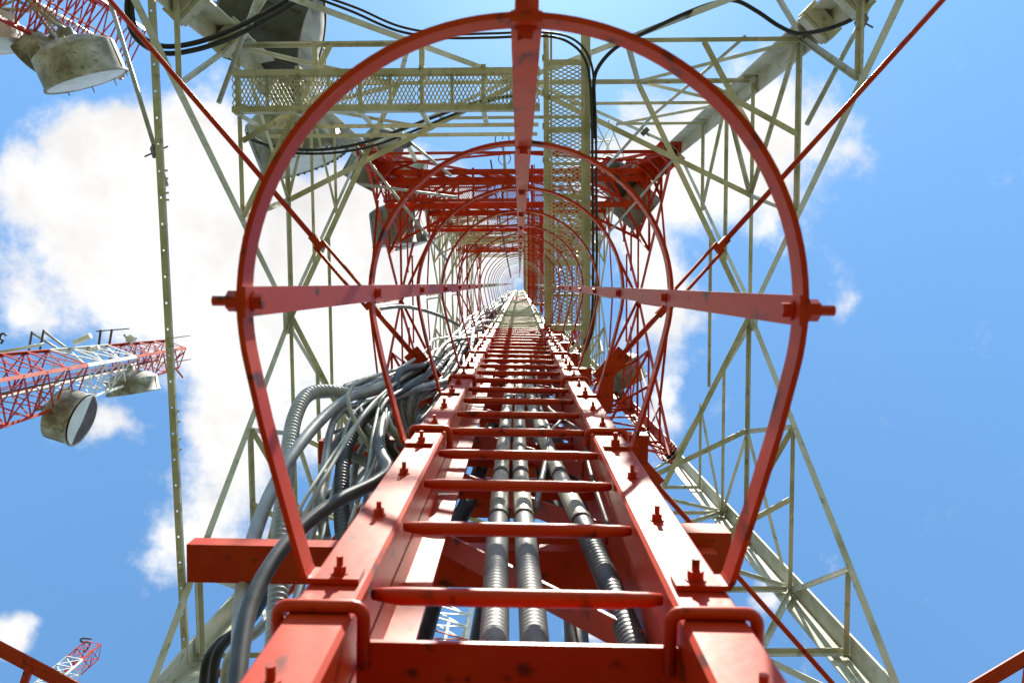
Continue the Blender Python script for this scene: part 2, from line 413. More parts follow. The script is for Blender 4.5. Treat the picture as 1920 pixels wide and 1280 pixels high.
for ax in (V((0, -1, 0)), V((1, 0, 0)), V((-1, 0, 0))):
    for z0, z1 in ((Z0 - .03, 7.6), (7.6, 20), (20, 25), (25, LTOP + .8)):
        p = HC + ax * (HR - .008)
        MB().bar(V((p.x, p.y, z0)), V((p.x, p.y, z1)), .040, .007, ax.cross(Z)).build('cage_strap', lband((z0 + z1) / 2), ladder)
ladder.rotation_euler = (0, 0, LROT)

# ------------------------------------------------------------------ red frame behind the ladder
frame = thing('ladder_frame', 'red steel column frame with lacing bars carrying the ladder', 'frame', LROOT)
FTOP = 26.0
def fr(mb, name, m=RED): return mb.build(name, m, frame)
for z0, z1 in ((GZ, 13.6), (13.6, 24), (24, 33), (33, 48)):
    m = RED if z0 < 0 else band((z0 + z1) / 2)
    fr(MB().box((-.222, RF + .09, z0), (-.212, .565, z1)), 'column', m)
    fr(MB().box((-.2118, .555, z0), (-.162, .565, z1)), 'column_flange', m)
    fr(MB().box((.208, RF + .09, z0), (.218, .67, z1)), 'column', m)
    fr(MB().box((.2182, .66, z0), (.27, .67, z1)), 'column_flange', m)
for i in range(-1, 22):
    z = .958 + 1.22 * i; m = RED if z < 13 else band(z)
    b = MB().box((-.205, .447 if i == 0 else .562, z), (.205, .60, z + .008)); b.box((-.205, .59, z + .0082), (.205, .60, z + .06)); fr(b, 'cross_beam', m)
    zc_ = z + .62
    for s, za, zb in ((1, z + .64, z + .10), (-1, z + .68, z + 1.20)):
        a, b2 = V((-s * .205, .585, za + .2)), V((s * .20, .585, zb + .2))
        fr(MB().bar(a, b2, .05, .006, Y), 'lacing_bar', m)
    for q in range(2):
        zp = z + 1.30 + .61 * q
        if i >= 0: fr(MB().box((-.205, .712, zp), (.205, .86, zp + .008)), 'tray_plate', m)
    if z < 14:
        zb = z + .85
        bm = MB().box((-.775, .618, zb), (.46, .708, zb + .007)); bm.box((-.775, .618, zb + .0072), (.46, .625, zb + .05)); bm.box((-.775, .701, zb + .0072), (.46, .708, zb + .05))
        bm.box((-.7752, .6252, zb + .0073), (-.769, .7008, zb + .049))
        fr(bm, 'support_beam', m)
        bk = MB().box((.275, .585, zb + .055), (.505, .70, zb + .065)); bk.box((.275, .585, zb + .0652), (.505, .592, zb + .13)); bk.box((.499, .5922, zb + .0652), (.505, .70, zb + .13))
        fr(bk, 'bracket_box', m)
    for q in range(2 if i >= 1 else 0):            # hangers under the cable bundle
        zh = z + 2.05 + .61 * q; fr(MB().box((-.62, .60, zh), (-.223, .655, zh + .012)), 'cable_hanger', m)
frame.rotation_euler = (0, 0, LROT)

# ------------------------------------------------------------------ tension rods
def rod(label, start, end, tb):
    d = (end - start).normalized(); r = thing('tension_rod', label, 'rod', start, 'red tension rods of the bracing')
    side = d.cross(Z).normalized()
    MB().bar(start - d * .02, start + d * .17, .085, .014, side).build('end_plate', RED, r)
    t0, t1 = start + d * (tb - .20), start + d * (tb + .20)
    MB().tube([start + d * .12, t0 + d * .03], .013, 16).build('rod', RED, r, True)
    MB().tube([t1 - d * .03, end], .013, 16).build('rod', RED, r, True)
    b = MB()
    for s in (-1, 1): b.bar(t0 + side * s * .024, t1 + side * s * .024, .014, .022, side)
    b.prism([(-.017, -.02), (.017, -.02), (.017, .02), (-.017, .02)], t0 - d * .05, t0 + d * .03, side)
    b.prism([(-.017, -.02), (.017, -.02), (.017, .02), (-.017, .02)], t1 - d * .03, t1 + d * .05, side)
    b.build('turnbuckle', RED, r)
ZR = 3.9
rod('red tension rod with turnbuckle running to the upper right leg', P(1128, 708, ZR), P(1768, 0, ZR) + (P(1768, 0, ZR) - P(1128, 708, ZR)) * .38, .66)
rod('red tension rod with turnbuckle running to the upper left leg', P(812, 708, ZR), P(205, 0, ZR) + (P(205, 0, ZR) - P(812, 708, ZR)) * .35, .66)
rod('red tension rod running down to the lower right leg', P(1190, 862, ZR - .1), P(1565, 1285, ZR - .1) + (P(1565, 1285, ZR - .1) - P(1190, 862, ZR - .1)) * .9, 4.5)
rod('red tension rod behind the cables running to the lower left leg', P(745, 872, ZR - .1), P(392, 1285, ZR - .1) + (P(392, 1285, ZR - .1) - P(745, 872, ZR - .1)) * .9, 4.5)
for s in (-1, 1):
    MB().box((s * .43 - .03, .44, ZR - .02), (s * .43 + .03, .60, ZR + .06)).build('rod_bracket', RED, frame)

# ------------------------------------------------------------------ walkways with expanded metal floors
def expanded(o, u, w, L, W, sl=.037, lw=.075, st=.0085, th=.005):
    mb = MB(); nj = max(2, round(W / (lw / 2))); a = W / nj; ni = max(2, round(L / (sl / 2))); b = L / ni; up = V((0, 0, 1))
    for j in range(nj):
        base = len(mb.v)
        for i in range(ni + 1):
            p = o + u * (i * b) + w * ((j + (i + j) % 2) * a); tilt = up * (th * (.5 if (i + j) % 2 else -.5))
            for du, dz in ((-st/2, 0), (st/2, .002), (st/2, th), (-st/2, th - .002)): mb.v.append(p + u * du + up * dz + tilt * .3)
        for i in range(ni):
            for k in range(4):
                k2 = (k + 1) % 4; q = base + i * 4; mb.f.append((q + k, q + k2, q + 4 + k2, q + 4 + k))
    return mb
def channel(mb, p0, p1, h, fw, inward, t=.008):
    d = (p1 - p0).normalized()
    return mb.prism([(0, 0), (fw, 0), (fw, t), (t, t), (t, h - t), (fw, h - t), (fw, h), (0, h)], p0, p1, inward, Z)
def walkway(z, m, label, fine):
    sl, lw, st = (.037, .075, .0115) if fine == 0 else (.05, .10, .012) if fine == 1 else (.10, .16, .024)
    w = thing('walkway', label, 'walkway', (0, CY, z), 'expanded metal walkways inside the tower')
    # arm along X, near the far face
    y0, y1 = -1.985, -1.60; x0, x1 = -2.66, .20
    channel(MB(), V((x0, y0, z)), V((x1, y0, z)), .10, .055, V((0, 1, 0))).build('side_beam', m, w)
    channel(MB(), V((x0, y1, z)), V((x1, y1, z)), .10, .055, V((0, -1, 0))).build('side_beam', m, w)
    nb = 5
    for i in range(nb):
        a, b = x0 + (x1 - x0) * i / nb, x0 + (x1 - x0) * (i + 1) / nb
        if i % 1 == 0:
            expanded(V((a + .006, y0 + .012, z + .012)), X, Y, b - a - .012, y1 - y0 - .024, sl, lw, st).build('mesh_panel', m, w)
        MB().angle(V((a + .05, y0 + .01, z + .022)), V((a + .05, y1 - .01, z + .022)), Z, .04).build('cross_angle', m, w)
        MB().angle(V((a + .33, y0 + .01, z + .022)), V((a + .33, y1 - .01, z + .022)), Z, .03).build('cross_angle', m, w)
        for yy in (y0 - .012, y1 + .012):
            MB().box((a + .03, yy - .012, z - .02), (a + .075, yy + .012, z + .55)).build('hanger_post', m, w)
    # arm along Y beside the ladder
    xa, xb = .235, .665; ya, yb = -2.30, .62
    channel(MB(), V((xa, ya, z - .004)), V((xa, yb - .2, z - .004)), .11, .05, V((1, 0, 0))).build('side_beam', m, w)
    channel(MB(), V((xb, ya, z - .004)), V((xb, yb + .28, z - .004)), .11, .05, V((-1, 0, 0))).build('side_beam', m, w)
    MB().angle(V((xb - .072, ya, z - .03)), V((xb - .072, yb + .2, z - .03)), Z, .034).build('edge_angle', m, w)
    MB().angle(V((xa + .068, ya, z - .03)), V((xa + .068, yb - .25, z - .03)), Z, .02).build('edge_angle', m, w)
    for q in range(9):
        yq = ya + .2 + q * .31
        MB().box((xa - .012, yq, z + .02), (xa - .001, yq + .05, z + .07)).build('mesh_clip', m, w); MB().box((xb + .001, yq, z + .02), (xb + .012, yq + .05, z + .07)).build('mesh_clip', m, w)
        xq = x0 + .1 + q * .31; MB().box((xq, y1 - .075, z - .012), (xq + .03, y1 - .045, z - .001)).build('mesh_clip', m, w); MB().box((xq + .1, y0 + .045, z - .012), (xq + .13, y0 + .075, z - .001)).build('mesh_clip', m, w)
    nb = 4
    for i in range(nb):
        a, b = ya + .28 + (yb - ya - .28 - .2) * i / nb, ya + .28 + (yb - ya - .48) * (i + 1) / nb
        expanded(V((xa + .012, a + .006, z + .012)), Y, X, b - a - .012, xb - xa - .024, sl, lw, st).build('mesh_panel', m, w)
        MB().angle(V((xa + .01, a, z - .006)), V((xb - .01, a, z - .006)), Z, .055).build('cross_angle', m, w)
        MB().angle(V((xa + .01, (a + b) / 2, z + .022)), V((xb - .01, (a + b) / 2, z + .022)), Z, .03).build('cross_angle', m, w)
    MB().angle(V((xa + .01, yb - .2, z - .006)), V((xb - .01, yb - .2, z - .006)), Z, .055).build('cross_angle', m, w)
    # handrail above the X arm, on the open side, seen from below
    for h in (.55, 1.05):
        MB().angle(V((x0, y1 + .03, z + h)), V((x1, y1 + .03, z + h)), Z, .04).build('handrail', m, w)
    for h in (.55, 1.05):
        MB().angle(V((xb + .03, ya + .3, z + h)), V((xb + .03, yb - .3, z + h)), Z, .04).build('handrail', m, w)
    if m is RED:
        for yy in (y0 - .06, y1 + .06, -H + CY + .12): MB().bar(V((x0, yy, z + .2)), V((x1 + 2.3, yy, z + .2)), .11, .02, Y).build('girt', m, w)
        for q in range(7):
            xq = x0 + .1 + q * .43; MB().bar(V((xq, -H + CY + .12, z + .22)), V((xq + .4, y0 - .06, z + .22)), .06, .02, Y).build('tie_bar', m, w)
        for q in range(5):
            xq = .9 + q * .36; MB().bar(V((xq, -H + CY + .12, z + .22)), V((xq + .3, y1 + .06, z + .22)), .05, .02, X).build('tie_bar', m, w)
        MB().bar(V((x0, y1 + .07, z + .5)), V((x1, y1 + .07, z + .5)), .02, .16, Y).build('kick_plate', m, w)
    # bearers to the face
    for xx in (-1.9, -.9, 0.0):
        MB().angle(V((xx, -H + CY + .05, z + .105)), V((xx, y0, z + .105)), Z, .05).build('bearer', m, w)
walkway(7.5, CREAM, 'nearest cream walkway of expanded metal, lowest in the tower', 0)
walkway(15.75, RED, 'lower red walkway of expanded metal just above the cream one', 0)
walkway(22.9, RED, 'upper red walkway of expanded metal behind the lower red one', 1)
walkway(30.2, CREAM2, 'pale walkway of expanded metal high above the red ones', 1)
walkway(38.2, RED, 'small distant red walkway near the top of the tower', 2)
walkway(46.5, CREAM2, 'topmost pale walkway around the end of the ladder', 2)

# ------------------------------------------------------------------ conduits behind the ladder
def K(*p): return [P(*q) for q in p]
def vert(pairs): return [V(p) for p in pairs]
conduit_lab = ['left taupe conduit running up behind the ladder rungs', 'middle taupe conduit running up behind the ladder rungs', 'right bent taupe conduit swinging in behind the ladder rungs']
cpts = [vert([(-.038, .57, .2), (-.042, .55, 1.15), (-.049, .53, 1.6), (-.055, .52, 2.6), (-.055, .52, 5), (-.06, .52, 14)]),
        vert([(.022, .57, .2), (.020, .55, 1.15), (.010, .53, 1.6), (-.003, .52, 2.6), (-.001, .52, 5), (-.005, .52, 14)]),
        vert([(.20, .62, .2), (.185, .59, 1.15), (.145, .54, 1.65), (.107, .525, 2.14), (.070, .52, 2.94), (.048, .52, 4.19), (.05, .52, 14)])]
for lb, pt in zip(conduit_lab, cpts):
    t = thing('conduit', lb, 'conduit', pt[0], 'conduits behind the ladder')
    sp_ = smooth_path(pt, 30); lo_ = [p for p in sp_ if p.z < 1.75]; hi_ = [p for p in sp_ if p.z >= 1.735]
    q = resample(lo_, .0032)
    MB().tube(q, [.0232 if i % 4 < 2 else .0219 for i in range(len(q))], 16).build('ribbed_hose', HOSE_B if 'right' in lb else GREY_C, t, True)  # darker hose colours paint in the shade on the conduits' lower ends
    MB().tube(hi_, .0222, 16).build('smooth_hose', TAUPE, t, True)
    for zz_ in (1.76, 2.15, 2.75, 3.5, 4.3):
        c = min(hi_, key=lambda p: abs(p.z - zz_)); MB().tube([c - Z * .018, c + Z * .012], .0238, 16).build('tape_band', DARKST, t, True)
for i, (x, y, lb) in enumerate(((-.24, .86, 'black cable hanging behind the left column of the ladder frame'), (-.10, .90, 'black cable behind the left taupe conduit'), (.12, .88, 'black cable between the taupe conduits'), (.26, .92, 'black cable behind the right bent conduit'))):
    cable('cable', lb, 'cable', vert([(x, y, .0), (x - .01, y, 1.2), (x + .02, y - .06, 2.4), (x * .6, .72, 4), (x * .5, .70, 12)]), .03 + .005 * (i % 2), BLACK, 'black cables behind the ladder', n=10)
for i in range(3):
    cable('cable', ['thin grey wire clipped beside the middle conduit', 'thin pale wire looping by the right conduit', 'thin dark wire hanging at the right ladder rail'][i], 'cable',
          [vert([(.035, .55, 1.9), (.095, .50, 2.6), (.085, .52, 3.3), (.09, .51, 5), (.09, .52, 9)]), vert([(.09, .47, 2.5), (.14, .47, 2.75), (.11, .48, 3.1), (.15, .48, 3.6), (.12, .5, 6)]),
           vert([(.18, .50, 1.6), (.175, .47, 2.0), (.185, .45, 2.35), (.16, .5, 2.9)])][i], [.008, .005, .005][i], [GREY_C, WHITE_C, DARKST][i])

# ------------------------------------------------------------------ cables on the left of the ladder
cable('conduit', 'big grey ribbed conduit bending over beside the cage on the left', 'conduit',
      K((515, 1250, 1.75), (520, 1140, 1.9), (528, 980, 2.15), (540, 860, 2.4), (552, 785, 2.6), (575, 742, 2.75), (612, 733, 2.85), (665, 738, 2.95), (720, 722, 3.2), (770, 695, 3.7)) + vert([(-.50, .47, 5), (-.50, .48, 8)]), .026, HOSE, 'large conduits left of the ladder', rib=.018, n=14, per=14)
cable('conduit', 'smooth grey conduit arching from lower left into the cable bundle', 'conduit',
      K((448, 1260, 1.6), (455, 1110, 1.8), (478, 1000, 2.0), (525, 890, 2.25), (590, 800, 2.55), (650, 748, 2.85), (710, 718, 3.2), (775, 690, 3.8)) + vert([(-.46, .46, 5), (-.45, .47, 9)]), .019, HOSE, 'large conduits left of the ladder', n=12)
cable('conduit', 'dark ribbed conduit dropping behind the cage hoop on the left', 'conduit',
      K((648, 1040, 2.1), (640, 950, 2.3), (645, 860, 2.55), (668, 800, 2.75), (705, 762, 3.0), (760, 722, 3.5)) + vert([(-.47, .50, 5), (-.47, .5, 9)]), .024, HOSE_B, 'large conduits left of the ladder', rib=.018, n=14, per=14)
cable('conduit', 'long black hose looping up from the bottom edge to the left rail', 'conduit',
      K((438, 1330, 1.25), (462, 1160, 1.42), (505, 1062, 1.55), (565, 990, 1.68), (632, 940, 1.8), (700, 906, 1.92), (728, 880, 2.05), (716, 853, 2.2), (712, 815, 2.5), (722, 770, 2.9), (742, 722, 3.5)) + vert([(-.44, .46, 5), (-.44, .46, 8)]), .0165, HOSE_B, 'large conduits left of the ladder', n=12)
tr = [('second grey conduit close under the arching one', ((610, 1010, 2.2), (600, 930, 2.3), (620, 850, 2.6), (672, 786, 2.9), (730, 740, 3.3)), .017, GREY_C),
      ('thick grey cable hanging beside the left rail', ((690, 960, 2.1), (700, 880, 2.35), (718, 800, 2.7), (745, 745, 3.2), (790, 705, 4.0)), .016, GREY_C),
      ('navy cable hanging straight beside the dark ribbed conduit', ((688, 1000, 2.2), (692, 900, 2.5), (706, 810, 2.9), (740, 750, 3.4)), .014, BLACK),
      ('thin white wire crossing over the conduits on the left', ((545, 985, 1.9), (590, 905, 2.05), (640, 830, 2.3), (690, 770, 2.6), (745, 715, 3.2)), .005, WHITE_C),
      ('thin white wire beside the first, crossing the dark ribbed conduit', ((565, 975, 1.95), (612, 890, 2.1), (655, 818, 2.35), (700, 755, 2.7), (760, 705, 3.4)), .006, WHITE_C),
      ('pale wire dropping along the inside of the cable bundle', ((655, 985, 2.0), (690, 880, 2.3), (702, 800, 2.6), (722, 740, 3.0), (770, 700, 3.7)), .006, WHITE_C),
      ('pale wire next to the left rail bending into the bundle', ((668, 940, 2.1), (705, 860, 2.35), (722, 790, 2.7), (732, 735, 3.1), (780, 690, 3.9)), .0055, WHITE_C)]
for lb, pt, r, m in tr:
    e = P(*pt[-1]); cable('cable', lb, 'cable', K(*pt) + [V((e.x * .9, e.y, e.z + 1.6)), V((-.46 + random.uniform(-.04, .04), .47, 7.5))], r, m, 'cables left of the ladder', n=8)
rb = random.Random(3)
for i in range(26):                                # the long bundle climbing the left side
    ph = rb.uniform(0, 6.3); x0 = -.445 + rb.uniform(-.12, .10); y0 = .48 + rb.uniform(-.09, .12); am = rb.uniform(.02, .06); fq = rb.uniform(.8, 1.7)
    zs = [2.75 + rb.uniform(0, .6)]
    while zs[-1] < 40: zs.append(zs[-1] + rb.uniform(.45, .8) * (1 + zs[-1] * .05))
    pt = [V((x0 + (-.16 + .16 * min(1, (z - 2.7) / .9)) + am * math.sin(fq * z + ph) + rb.uniform(-.015, .015), y0 + am * math.cos(fq * .8 * z + ph) + rb.uniform(-.015, .015), z)) for z in zs]
    if i % 5 == 0:                                 # a few hang on down, the rest leave behind the column
        pt.insert(0, V((pt[0].x + rb.uniform(.0, .06), pt[0].y + rb.uniform(.12, .22), pt[0].z - .45)))
        pt.insert(0, V((pt[0].x + rb.uniform(.0, .1), pt[0].y + rb.uniform(.15, .25), pt[0].z - .7))); pt.insert(0, V((pt[0].x, pt[0].y + .12, .6)))
    else:
        pt.insert(0, V((-.38 + rb.uniform(-.05, .05), .66 + rb.uniform(-.03, .05), pt[0].z - .12))); pt.insert(0, V((-.24, .74 + rb.uniform(-.02, .06), pt[0].z + .15)))
    m = rb.choice([GREY_C, GREY_C, WHITE_C, WHITE_C, HOSE, HOSE, HOSE_B, BLACK]); r = rb.choice([.006, .008, .010, .013, .016])
    cable('cable', 'wavy cable in the long bundle climbing beside the left ladder rail', 'cable', pt, r, m, 'long cable bundle beside the ladder', n=7, per=5)
for i, (a, lb) in enumerate((((398, 1290, 2.6), 'black cable loop by the lower left leg clamp'), ((420, 1300, 2.5), 'second black cable loop by the lower left leg clamp'), ((380, 1300, 2.7), 'outer black cable loop by the lower left leg clamp'))):
    cable('cable', lb, 'cable', K(a, (a[0] + 8, a[1] - 60, a[2]), (a[0] + 32, a[1] - 95, a[2] + .05), (a[0] + 70, a[1] - 125, a[2] + .1), (a[0] + 110, a[1] - 190, a[2] + .3), (a[0] + 160, a[1] - 300, a[2] + .4), (700, 860, 3.4)), .018, BLACK if i != 1 else HOSE, n=8)

# ------------------------------------------------------------------ coax loops at the top
def loop(lb, pts, r=.018, m=BLACK): cable('coaxial_cable', lb, 'cable', K(*pts), r, m, 'coaxial cables slung under the far face', n=8)
loop('upper black coaxial cable sagging past the upper left leg', ((262, -40, 6.2), (247, 10, 6.2), (258, 60, 6.3), (300, 86, 6.4), (360, 82, 6.5), (430, 58, 6.6), (520, 12, 6.7), (600, -40, 6.8)), .02)
loop('lower black coaxial cable sagging past the upper left leg', ((250, -40, 6.2), (238, 15, 6.2), (252, 68, 6.3), (300, 99, 6.4), (365, 94, 6.5), (440, 68, 6.6), (530, 20, 6.7), (615, -40, 6.8)), .02)
loop('black coaxial cable strapped along the far face into the walkway', ((585, -6, 6.6), (660, 22, 6.8), (745, 58, 7.0), (830, 71, 7.2), (920, 71, 7.3), (1020, 68, 7.35), (1070, 82, 7.35), (1100, 120, 7.35), (1109, 200, 7.4), (1111, 330, 7.4), (1112, 480, 7.4), (1109, 600, 7.4), (1092, 650, 7.5), (1075, 675, 7.7)), .012)
loop('second black coaxial cable beside the strapped one', ((590, -12, 6.6), (670, 16, 6.8), (750, 50, 7.0), (835, 64, 7.2), (925, 63, 7.3), (1022, 61, 7.35), (1078, 76, 7.38), (1108, 118, 7.38), (1116, 200, 7.42), (1118, 330, 7.42), (1119, 480, 7.42), (1114, 600, 7.42), (1098, 656, 7.5), (1080, 682, 7.7)), .011)
loop('black coaxial cable branching off the walkway corner', ((1113, 260, 7.45), (1113, 170, 7.45), (1120, 130, 7.4), (1152, 92, 7.3), (1200, 66, 7.2), (1280, 28, 7.0), (1340, 6, 6.9), (1380, 2, 6.8), (1420, 22, 6.8), (1462, 50, 6.8), (1500, 63, 6.8), (1560, 52, 6.7), (1612, 26, 6.6), (1650, -30, 6.5)), .018)
loop('black cable hanging under the cream walkway toward the drums', ((470, 262, 9.0), (520, 276, 9), (600, 281, 9), (680, 268, 9), (760, 240, 9), (830, 214, 9), (900, 190, 9), (980, 178, 9)), .018)
loop('second black cable hanging under the cream walkway', ((462, 250, 9.1), (520, 282, 9.1), (605, 288, 9.1), (690, 276, 9.1), (770, 248, 9.1), (850, 215, 9.1), (930, 186, 9.1), (990, 170, 9.1)), .015)
loop('thin dark wire dropping through the centre of the tower', ((920, 300, 26), (935, 400, 27), (948, 470, 29), (958, 520, 31)), .025)
loop('dark wire bowing across the left of the cage', ((700, 580, 8), (760, 575, 8.5), (820, 590, 9), (870, 615, 9.5)), .02, GREY_C)

# ------------------------------------------------------------------ perforated angle and loose pipes
pa = thing('perforated_angle', 'long cream perforated steel angle crossing the left side vertically', 'angle bar', P(345, 1240, 6.15))
a, b = P(281, -30, 6.35), P(347, 1245, 6.15); d = (b - a).normalized(); sd_ = d.cross(Z).normalized(); L = (b - a).length
mb = MB(); w = .046; hs = .008
for s in (-1, 1): mb.bar(a + sd_ * s * (w/4 + hs/2), b + sd_ * s * (w/4 + hs/2), w/2 - hs, .006, sd_)
n = int(L / .2)
for i in range(n):
    p0 = a + d * (i * L / n + hs); p1 = a + d * ((i + 1) * L / n - hs); mb.bar(p0, p1, hs * 2 - .0004, .0058, sd_)
mb.build('face_flange', CREAM, pa)
MB().bar(a + sd_ * w/2 + Z * .02, b + sd_ * w/2 + Z * .02, .006, .034, sd_).build('edge_flange', CREAM, pa)
for py in (770, 790, 822, 842, 320, 335, 362, 375):
    p = P(281 + 66 * (py + 30) / 1275, py, 6.27); MB().tube([p + X * .01, p + X * .062], .009, 6).build('bolt', CREAM, pa)
def pipe(lb, pts, r=.024, m=GALV, cl=(), name='pipe'):
    t = thing(name, lb, 'pipe', P(*pts[0])); q = K(*pts)
    MB().tube(q, r, 10).build('tube', m, t, True)
    for k in cl:
        c = q[0].lerp(q[-1], k); d = (q[-1] - q[0]).normalized(); MB().bar(c - d * .05, c + d * .05, r * 3.2, r * 3.2, d.orthogonal()).build('clamp', DARKST, t)
        MB().tube([c + Z * .01 - d.cross(Z) * .12, c + d.cross(Z) * .12], .008, 6).build('clamp_bolt', DARKST, t)
    return t
pipe('grey antenna pipe hanging beside the perforated angle', ((196, -30, 7.6), (312, 348, 7.0)), .02, GALV, (.84,))
pipe('grey antenna pipe ending in front of the upper left cloud', ((492, -30, 7.2), (410, 193, 6.9)), .022, GALV, ())
pipe('grey antenna pipe ending in front of the upper right cloud', ((1652, -30, 7.2), (1513, 233, 6.9)), .022, GALV, (.27,))
pipe('thin galvanised rod crossing the upper right bracing', ((1398, 68, 9.5), (1316, 139, 10), (1222, 218, 10.6), (1130, 322, 11.5)), .02, GALV, (.66,))
pipe('thin galvanised rod crossing in front of the right red bracing', ((1262, 300, 12), (1110, 472, 12.6)), .016, GALV)
pipe('thin galvanised rod crossing the left red bracing downward', ((664, 268, 12), (838, 488, 12.5)), .02, GALV)
pipe('nearly level galvanised rod in front of the lower red walkway', ((674, 345, 12), (856, 370, 12.4)), .02, GALV)
pipe('short galvanised rod beside the small red bracket at upper centre', ((733, 238, 13), (846, 330, 13.4)), .024, GALV)
pipe('galvanised mast stub with elbow beside the red bracing', ((746, 238, 13), (780, 302, 13.2)), .035, WHITE_P, (.5,))

# ------------------------------------------------------------------ drum antennas
def drum(lb, c, ax, R, D, side=DRUM, face=RADOME, mount=None, group='microwave drum antennas', mm=GALV, straps=False):
    t = thing('drum_antenna', lb, 'antenna', c, group); ax = ax.normalized()
    mb = MB().lathe(c, ax, [(-D/2, R*.97), (-D/2 + .04*R, R), (D/2 - .05*R, R), (D/2 - .05*R, R*1.035), (D/2, R*1.035), (D/2, R*.98), (D/2 - .03*R, R*.97)], 44)
    mb.build('shroud', side, t, True).data.polygons.foreach_set('use_smooth', [True] * (44 * 6))
    MB().lathe(c, ax, [(D/2 - .03*R, R*.972), (D/2 + .01*R, R*.8), (D/2 + .04*R, R*.4), (D/2 + .05*R, .001)], 44).build('radome', face, t, True)
    MB().lathe(c, ax, [(-D/2, R*.972), (-D/2 - .16*R, R*.72), (-D/2 - .28*R, R*.36), (-D/2 - .30*R, R*.2), (-D/2 - .5*R, R*.2), (-D/2 - .5*R, .001)], 44).build('back_dish', side, t, True)
    u = ax.cross(Z).normalized()
    for q in range(10):                            # seams
        an = 2 * math.pi * q / 10; v = u * math.cos(an) + Z * math.sin(an)
        MB().bar(c + v * (R + .004) - ax * D * .48, c + v * (R + .004) + ax * D * .44, .03 * R, .012, v.cross(ax)).build('seam', side, t)
    if straps:
        for q in range(40):
            an = 2 * math.pi * q / 40; v = u * math.cos(an) + Z * math.sin(an)
            MB().bar(c + ax * (D/2 + .012) + v * R * .93, c + ax * (D/2 + .012) + v * R * 1.0, .05 * R, .012, v.cross(ax)).build('radome_hook', DARKST, t)
    if mount is not None:
        h = c - ax * (D/2 + .45 * R); v = Z * R * .55
        MB().tube([h - v - ax * .1, h + v - ax * .1], .057, 12).build('mount_pipe', mm, t, True)
        for s in (-1, 1):
            q = h + v * s * .7 - ax * .1; m2 = V((mount.x, mount.y, q.z)); MB().angle(q, m2, Z, .08).build('mount_arm', mm, t)
    return t
TL = V((-H, CY - H, 0)); TR = V((H, CY - H, 0))
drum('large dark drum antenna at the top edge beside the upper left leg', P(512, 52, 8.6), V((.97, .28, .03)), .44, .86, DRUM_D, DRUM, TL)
drum('grey drum antenna hidden behind the left end of the cream walkway', P(545, 132, 9.6), V((.95, .3, 0)), .36, .6, DRUM, RADOME, TL)
drum('large grey drum antenna below the cream walkway with hooks round its face', P(556, 262, 12.0), V((.35, .93, 0)), .66, .72, DRUM, RADOME, TL, straps=True)
drum('brown stained drum antenna behind the red left leg', P(716, 292, 16.5), V((.9, .3, 0)), .55, .6, DRUM, RADOME_D, TL)
drum('grey drum antenna left of the red leg joint', P(680, 322, 16.0), V((-.5, .85, 0)), .36, .5, DRUM_G, RADOME, TL)
drum('pale drum antenna beyond the lower red walkway', P(770, 338, 20), V((.8, .2, 0)), .55, .6, DRUM, RADOME, TL)
drum('grey drum antenna under the left end of the lower red walkway', P(737, 428, 20), V((.1, 1, 0)), .55, .85, DRUM_G, RADOME, V((-H, CY - H, 0)))
drum('small grey drum antenna hanging beside the red bracing on the left', P(765, 440, 24), V((.3, 1, 0)), .5, .7, DRUM_G, RADOME, TL)
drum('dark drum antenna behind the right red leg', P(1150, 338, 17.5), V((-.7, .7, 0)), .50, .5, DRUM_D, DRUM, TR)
drum('grey drum antenna hanging outside the right red leg', P(1195, 385, 17.5), V((.75, .65, 0)), .46, .6, DRUM_G, RADOME, TR)
drum('pale drum antenna low behind the right cage hoop', P(1165, 700, 21), V((.4, .9, 0)), .6, .6, DRUM_G, RADOME, V((H, CY + H, 0)))

# ------------------------------------------------------------------ ring antennas on a mast
ra = thing('ring_antenna', 'thin mast with stacked wire rings beyond the far face', 'antenna', P(945, 345, 24.5))
xr, yr = P(946, 300, 21.4).x, P(946, 300, 21.4).y
MB().tube([V((xr, yr, 19.5)), V((xr, yr, 29))], .03, 8).build('mast', GALV, ra, True)
for zr in (18.5, 21.3, 24.6, 27.5):
    c = V((xr, yr - .02, zr)); MB().tube([c + V((.16 * math.cos(q * .29 + 1.8), .16 * math.sin(q * .29 + 1.8), 0)) for q in range(20)], .012, 6).build('ring', DARKST, ra, True)
    MB().tube([c, c + V((.05, -.16, 0))], .01, 6).build('ring_arm', DARKST, ra, True)
for zr in (20.6, 26.0): MB().angle(V((xr, yr, zr)), V((xr, CY - H, zr)), Z, .035).build('stand_off', GALV, ra)

